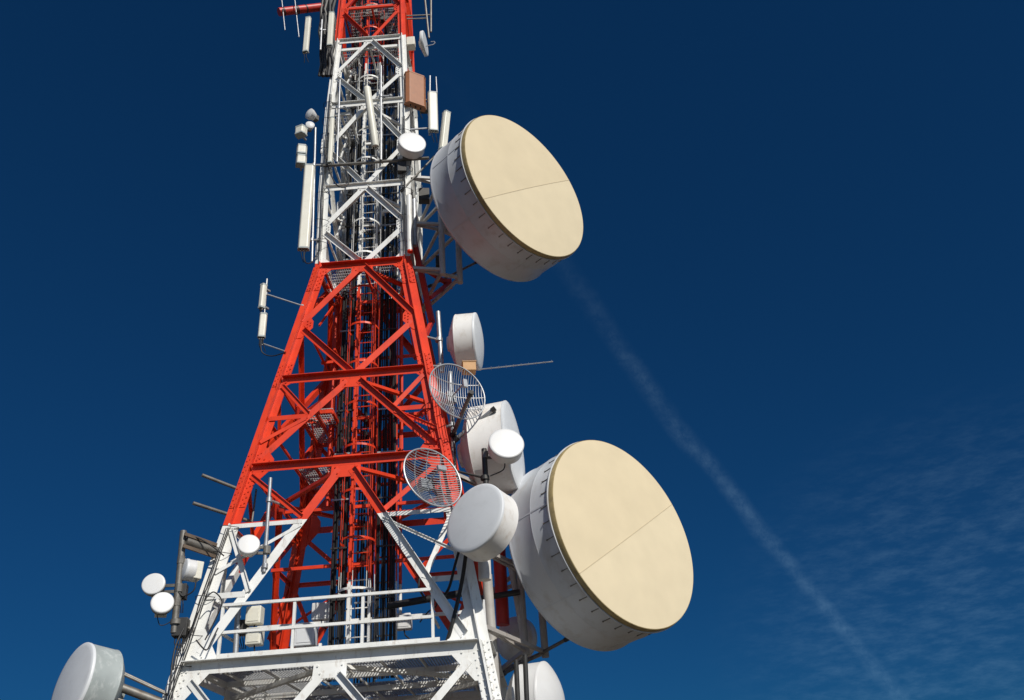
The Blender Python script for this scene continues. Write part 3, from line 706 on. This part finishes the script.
# equipment on the deck
def cabinet(label, px, py, y, hx, hy, hz, mt=WHITE):
    c = at(px, py, y); t = thing('equipment_box', label, 'equipment box', (c.x, c.y, c.z-hz), 'white equipment boxes on the deck')
    MB().box(c, V((hx, 0, 0)), V((0, hy, 0)), V((0, 0, hz))).build('housing', mt, t, smooth=False, bevel=.02)
    f = MB()
    f.box(c+V((0, -hy-.004, 0)), V((hx*.72, 0, 0)), V((0, .006, 0)), V((0, 0, hz*.72)))
    f.build('door', mt, t, smooth=False)
    f = MB(); f.tube([c+V((0, 0, -hz)), c+V((.03, -.05, -hz-.12)), c+V((.12, -.02, -hz-.2))], .015, 6); f.build('lead', BLACK, t)
    return t
cabinet('upper cream equipment box behind the left of the railing', 255, 616, -1.9, .14, .12, .16, IVORY)
cabinet('lower cream equipment box behind the left of the railing', 255, 637, -1.9, .14, .12, .15, IVORY)
cabinet('white equipment box seen behind the cables left of the ladder', 322, 612, .9, .20, .12, .18)
cabinet('white equipment box low behind the right of the deck', 404, 622, .6, .16, .12, .16)
cabinet('grey equipment box low behind the railing middle', 306, 636, .5, .22, .15, .22, GREYR)
pole('short steel post beside the cream equipment boxes', (239, 592), (235, 662), -2.0, .05, GALV)
pole('black conduit bar crossing behind the railing on the right', (468, 592), (388, 606), -.6, .07, BLACK)

for lab, px, py, yy, sx_ in (('dark radio box on the left outrigger pole behind the pair of small dishes', 181, 592, -2.6, .10), ('dark clamp block low on the left outrigger pole', 181, 628, -2.6, .12), ('dark radio box strapped to the left leg beside the cream boxes', 243, 628, -1.8, .10)):
    c = at(px, py, yy); t = thing('radio_box', lab, 'radio box', tuple(c), 'radio boxes on the tower')
    MB().box(c, V((sx_, .02, 0)), V((-.02, sx_, 0)), V((0, 0, sx_*1.3))).build('housing', DARK, t, smooth=False, bevel=.01)
    b = MB()
    for i in range(4): b.tube([c+V((-.06+.04*i, -.05, -sx_*1.2)), c+V((-.05+.05*i, -.08, -sx_*1.2-.12)), c+V((.0+.03*i, -.02, -sx_*1.2-.26))], .009, 6)
    b.build('lead', BLACK, t)
# hanging cables
def cable(label, pts, r=.02, group='loose black cables'):
    P_ = [at(*p) for p in pts]; Q = []
    for i in range(len(P_)-1):
        p0, p1, p2, p3 = P_[max(i-1, 0)], P_[i], P_[i+1], P_[min(i+2, len(P_)-1)]
        for k in range(6):
            t = k/6; Q.append(.5*((2*p1)+(p2-p0)*t+(2*p0-5*p1+4*p2-p3)*t*t+(3*p1-p0-3*p2+p3)*t**3))
    Q.append(P_[-1]); o = MB().tube(Q, r, 8).build('hanging_cable', BLACK); tag(o, label, 'cable', group); return o
cable('thick black cable hanging from the grey faced drum down the right leg', [(467, 545, -2.9), (463, 575, -2.7), (458, 600, -2.6), (451, 628, -2.6), (446, 645, -2.5)], .035)
cable('thinner black cable beside the thick one on the right leg', [(462, 540, -2.8), (455, 565, -2.6), (448, 590, -2.5), (437, 600, -2.3)], .025)
cable('black cable loop following the left leg below the railing', [(216, 570, -2.7), (206, 590, -2.8), (200, 600, -2.9), (192, 630, -2.9), (178, 655, -3.0), (172, 700, -3.1)], .012)
cable('black cable loop sagging between the left leg and railing', [(206, 598, -2.75), (214, 592, -2.7), (222, 602, -2.7), (216, 618, -2.7), (205, 640, -2.8)], .012)
cable('black cable drooping under the left outrigger pole', [(157, 614, -2.8), (160, 625, -2.8), (170, 622, -2.75), (178, 612, -2.7)], .008)
cable('black cable sagging at the left of the white section', [(325, 150, -1.3), (330, 172, -1.3), (338, 186, -1.35), (348, 185, -1.3), (346, 170, -1.2)], .018)
cable('black cable curling in front of the small dish pole', [(505, 462, -2.2), (503, 470, -2.1), (490, 476, -2.1)], .012)
cable('black cable arching behind the railing right end', [(420, 575, -1.8), (419, 588, -1.8), (426, 600, -1.7)], .02)
cable('black cable along the outside of the left leg low down', [(184, 628, -2.7), (176, 645, -2.8), (172, 665, -2.9), (170, 690, -3.0)], .016)

for lab, pts in (('black lead looping from the brown panel antenna to the tower', [(412, 107, -1.1), (409, 116, -1.1), (404, 120, -1.05), (400, 116, -.95)]),
    ('black lead looping from the longest panel antenna to the left leg', [(304, 252, -1.5), (305, 262, -1.45), (312, 262, -1.3), (319, 250, -1.15)]),
    ('black lead looping below the two stacked panel antennas to the red leg', [(261, 340, -1.4), (262, 352, -1.4), (272, 356, -1.4), (286, 352, -1.5)]),
    ('black lead from the small round dish at the left outrigger pole head', [(196, 578, -2.7), (194, 590, -2.7), (184, 596, -2.7), (178, 592, -2.75)]),
    ('black lead from the upper grid dish down the pole', [(455, 396, -2.0), (452, 410, -1.7), (455, 440, -1.4), (454, 470, -1.4)]),
    ('black lead from the lower grid dish to the right leg', [(432, 480, -2.7), (438, 500, -2.3), (446, 512, -2.1), (452, 530, -2.2)]),
    ('black lead crossing the white section under the small round dish', [(412, 156, -1.2), (408, 172, -1.2), (398, 178, -1.15), (388, 165, -.9)]),
    ('thin black cable strung under the left outrigger bracket', [(188, 536, -2.7), (198, 538, -2.65), (212, 546, -2.6), (224, 556, -2.5)]),
    ('thin black cable dropping from the left outrigger pole foot', [(176, 630, -2.7), (180, 640, -2.7), (176, 655, -2.75), (173, 670, -2.8)]),
    ('thin black cable draped between deck and lower left leg', [(196, 640, -2.8), (206, 650, -2.75), (212, 640, -2.7), (218, 628, -2.6)]),
    ('black lead hanging inside the right of the deck', [(440, 590, -1.8), (436, 606, -1.8), (428, 612, -1.7), (420, 622, -1.4)])):
    cable(lab, pts, .013)
# dark cable column at the top left corner
t = thing('cable_run', 'thick dark cable column hugging the top left corner of the tower', 'cables', tuple(at(327, 76, -1.0)), 'black feeder cable runs inside the tower')
for i in range(9):
    pts = []
    for j in range(9):
        px = 321+i*1.7+(1.5 if j % 2 else 0)-j*.25; pts.append(at(px+random.uniform(-1.2, 1.2), -12+j*11, -1.0+random.uniform(-.08, .12)))
    MB().tube(pts, random.uniform(.03, .06), 7).build('cable', BLACK if i % 3 else DARK, t)
# cable wraps on both front legs
def wraps(label, leg, zs):
    t = thing('cable_run', label, 'cables', (leg*hw(zs[0]), -hw(zs[0]), zs[0]), 'thin cables strapped along the front legs')
    for i in range(3):
        pts = []; z = zs[0]
        while z < zs[1]:
            pts.append(V((leg*(hw(z)-.05+i*.03)+random.uniform(-.01, .01), -hw(z)-.145-.01*i, z))); z += .45
        MB().tube(pts, .009, 6).build('cable', BLACK, t)
    z = zs[0]+.3
    while z < zs[1]:
        MB().tube([V((leg*hw(z)+.19*math.cos(a), -hw(z)+.17*math.sin(a), z+.02*math.sin(a*2))) for a in [2*math.pi*k/12 for k in range(12)]], .007, 5, closed=True).build('tie', BLACK, t); z += random.uniform(.5, .9)
wraps('thin black cables strapped down the lower white part of the left leg', -1, (3.2, 7.3))
wraps('thin black cables strapped up the left leg of the white section', -1, (14.5, 20))
wraps('thin black cables strapped up the right leg of the white section', 1, (14.3, 19))

pole('dark bar crossing the front of the white section under the small round dish', (429, 158), (323, 166), -1.2, .04, GALVD)
pole('grey square-looking pipe standing right of the lower right leg', (487, 575), (496, 700), -1.2, .10, mat('grey_tube_paint', (.40, .38, .35), .5, 0, .15, 6))
pole('slim white pipe standing beside the lower right leg', (483, 600), (490, 700), -2.1, .035, WHITE)
pole('thicker white pipe stub under the grey faced drum', (484, 552), (485, 580), -2.2, .12, SHROUDW)
pole('dark red upright behind the lower right leg', (499, 545), (503, 625), .4, .14, REDP)
pole('light grey slanting tube under the lower huge drum antenna', (510, 560), (527, 655), .2, .07, mat('pale_tube_paint', (.5, .47, .44), .5, 0, .15, 6))
pole('dark conduit bar crossing under the lower huge drum antenna', (520, 592), (470, 600), .0, .06, DARK)
pole('first of two dark upright bars above the bottom white drum dish', (516, 660), (518, 705), -2.0, .045, DARK)
pole('second of two dark upright bars above the bottom white drum dish', (525, 655), (527, 705), -2.0, .045, DARK)
# clutter inside the upper section: small radio units
for i, (px, py, y, s, lab) in enumerate(((372, 12, .1, .26, 'dull grey radio box at the very top inside the red section'), (384, 18, -.2, .16, 'small dark radio box near the top inside the red section'), (345, 214, .4, .30, 'grey radio box behind the left of the white section'), (402, 168, -1.2, .16, 'small dark radio box under the small round dish'), (332, 290, .3, .16, 'small white box below the landing at the head of the red section'), (424, 108, -.8, .15, 'dark clamp box behind the brown panel antenna'), (424, 196, -.4, .2, 'dark mount block left of the upper huge drum antenna'), (440, 262, .2, .16, 'dark mount block below the upper huge drum antenna'))):
    c = at(px, py, y); t = thing('radio_box', lab, 'radio box', tuple(c), 'radio boxes on the tower')
    mt = (GALVD, DARK, GALV, DARK, WHITE, DARK, DARK, DARK)[i]
    MB().box(c, V((s*.7, s*.1, 0)), V((-s*.06, s*.5, 0)), V((0, 0, s))).build('housing', mt, t, smooth=False, bevel=.01)
    MB().bar(c+V((0, s*.4, s*.3)), c+V((0, s*.9, s*.3)), .05, .05).build('bracket', GALVD, t, smooth=False)

# ------------------------------------------------------------------ sun and sky
SEL, SPSI = R(38), R(32)                      # elevation; direction to the right of the tower front's outward normal
sdir = V((math.sin(SPSI)*math.cos(SEL), -math.cos(SPSI)*math.cos(SEL), math.sin(SEL)))
sl = bpy.data.lights.new('sun', 'SUN'); sl.energy = 4.2; sl.angle = R(.5); sl.color = (1, .955, .88)
so = bpy.data.objects.new('sun', sl); C.objects.link(so); so.rotation_euler = sdir.to_track_quat('Z', 'Y').to_euler()
w = bpy.data.worlds.new('World'); sc.world = w; w.use_nodes = True; nt = w.node_tree; N = nt.nodes; L = nt.links
bg = N['Background']; sky = N.new('ShaderNodeTexSky'); sky.sky_type = 'NISHITA'; sky.sun_disc = False
sky.sun_elevation = SEL; sky.sun_rotation = math.atan2(sdir.x, sdir.y); sky.altitude = 1500; sky.air_density = 1.0; sky.dust_density = .1; sky.ozone_density = 3
gm = N.new('ShaderNodeGamma'); gm.inputs[1].default_value = .68; L.new(sky.outputs[0], gm.inputs[0])
pol = N.new('ShaderNodeMixRGB'); pol.blend_type = 'MULTIPLY'; pol.inputs[0].default_value = 1; pol.inputs[2].default_value = (.042, .258, .535, 1); L.new(gm.outputs[0], pol.inputs[1])
nat = N.new('ShaderNodeMixRGB'); nat.blend_type = 'MULTIPLY'; nat.inputs[0].default_value = 1; nat.inputs[2].default_value = (.66, .68, .72, 1); L.new(sky.outputs[0], nat.inputs[1])
# thin cirrus: an aircraft trail and a veil, laid out by direction on the sky
tc = N.new('ShaderNodeTexCoord')
def vdot(vec, src=None):
    k = N.new('ShaderNodeVectorMath'); k.operation = 'DOT_PRODUCT'; L.new(src or tc.outputs['Generated'], k.inputs[0]); k.inputs[1].default_value = tuple(vec); return k.outputs['Value']
def M(o, a, b=0.0, c=None, clamp=False):
    k = N.new('ShaderNodeMath'); k.operation = o; k.use_clamp = clamp
    for i, x in enumerate((a, b) if c is None else (a, b, c)):
        if isinstance(x, (int, float)): k.inputs[i].default_value = x
        else: L.new(x, k.inputs[i])
    return k.outputs[0]
def MR(x, a, b, c=0.0, d=1.0, smooth=True):
    k = N.new('ShaderNodeMapRange'); k.interpolation_type = 'SMOOTHSTEP' if smooth else 'LINEAR'; L.new(x, k.inputs[0])
    for i, y in enumerate((a, b, c, d)): k.inputs[i+1].default_value = y
    return k.outputs[0]
def noise(sc_, det, mp_scale=(1, 1, 1), rot=(0, 0, 0), rough=.6):
    mp = N.new('ShaderNodeMapping'); mp.inputs['Scale'].default_value = mp_scale; mp.inputs['Rotation'].default_value = rot; L.new(tc.outputs['Generated'], mp.inputs[0])
    k = N.new('ShaderNodeTexNoise'); k.inputs['Scale'].default_value = sc_; k.inputs['Detail'].default_value = det; k.inputs['Roughness'].default_value = rough; L.new(mp.outputs[0], k.inputs['Vector']); return k.outputs[0]
hs = N.new('ShaderNodeMixRGB'); L.new(MR(vdot(sdir), .27, .75), hs.inputs[0]); L.new(pol.outputs[0], hs.inputs[1]); L.new(nat.outputs[0], hs.inputs[2])
ra, rb = ray(440, 62), ray(926, 720); tn = ra.cross(rb).normalized(); tm = (ra+rb).normalized(); tt_ = (rb-ra).normalized()
dist = vdot(tn); along = vdot(tt_)
bow = M('MULTIPLY', M('SUBTRACT', .20, M('MULTIPLY', along, along)), .14)       # the trail bows slightly
wob = M('MULTIPLY', M('SUBTRACT', noise(11, 6), .5), .022)
dd = M('ADD', M('SUBTRACT', dist, bow), wob)
wid = MR(along, -.35, .38, .021, .011, False)
core = MR(M('DIVIDE', M('ABSOLUTE', dd), wid), .0, 1.0, 1, 0)
TRAIL = M('MULTIPLY', M('MULTIPLY', core, MR(noise(48, 9, (1, 1, 1), (0, 0, 0), .75), .32, .72, .15, 1.1)), MR(noise(7, 3), .35, .62, .45, 1.1))
TRAIL = M('MULTIPLY', TRAIL, MR(along, -.40, .12, .03, 1))
vc = ray(1030, 690); vd = vdot(vc)
veil = M('MULTIPLY', MR(vd, .95, 1.0, 0, 1), MR(noise(26, 9, (1, 1, 3.2), (.5, .5, .3), .68), .36, .80, .05, 1))
CL = M('ADD', M('MULTIPLY', TRAIL, .046), M('MULTIPLY', veil, .046))
add = N.new('ShaderNodeVectorMath'); add.operation = 'MULTIPLY_ADD'
cmb = N.new('ShaderNodeCombineXYZ'); [L.new(CL, cmb.inputs[i]) for i in range(3)]
L.new(cmb.outputs[0], add.inputs[0]); add.inputs[1].default_value = (6.5, 10.5, 12.5); L.new(hs.outputs[0], add.inputs[2])
L.new(add.outputs[0], bg.inputs['Color']); bg.inputs['Strength'].default_value = .1

sc.view_settings.view_transform = 'Standard'; sc.view_settings.look = 'None'; sc.view_settings.exposure = 0; sc.view_settings.gamma = 1
sc.view_settings.use_curve_mapping = False
sc.cycles.max_bounces = 6
for o in list(bpy.data.objects):
    if '_o' in o: del o['_o']
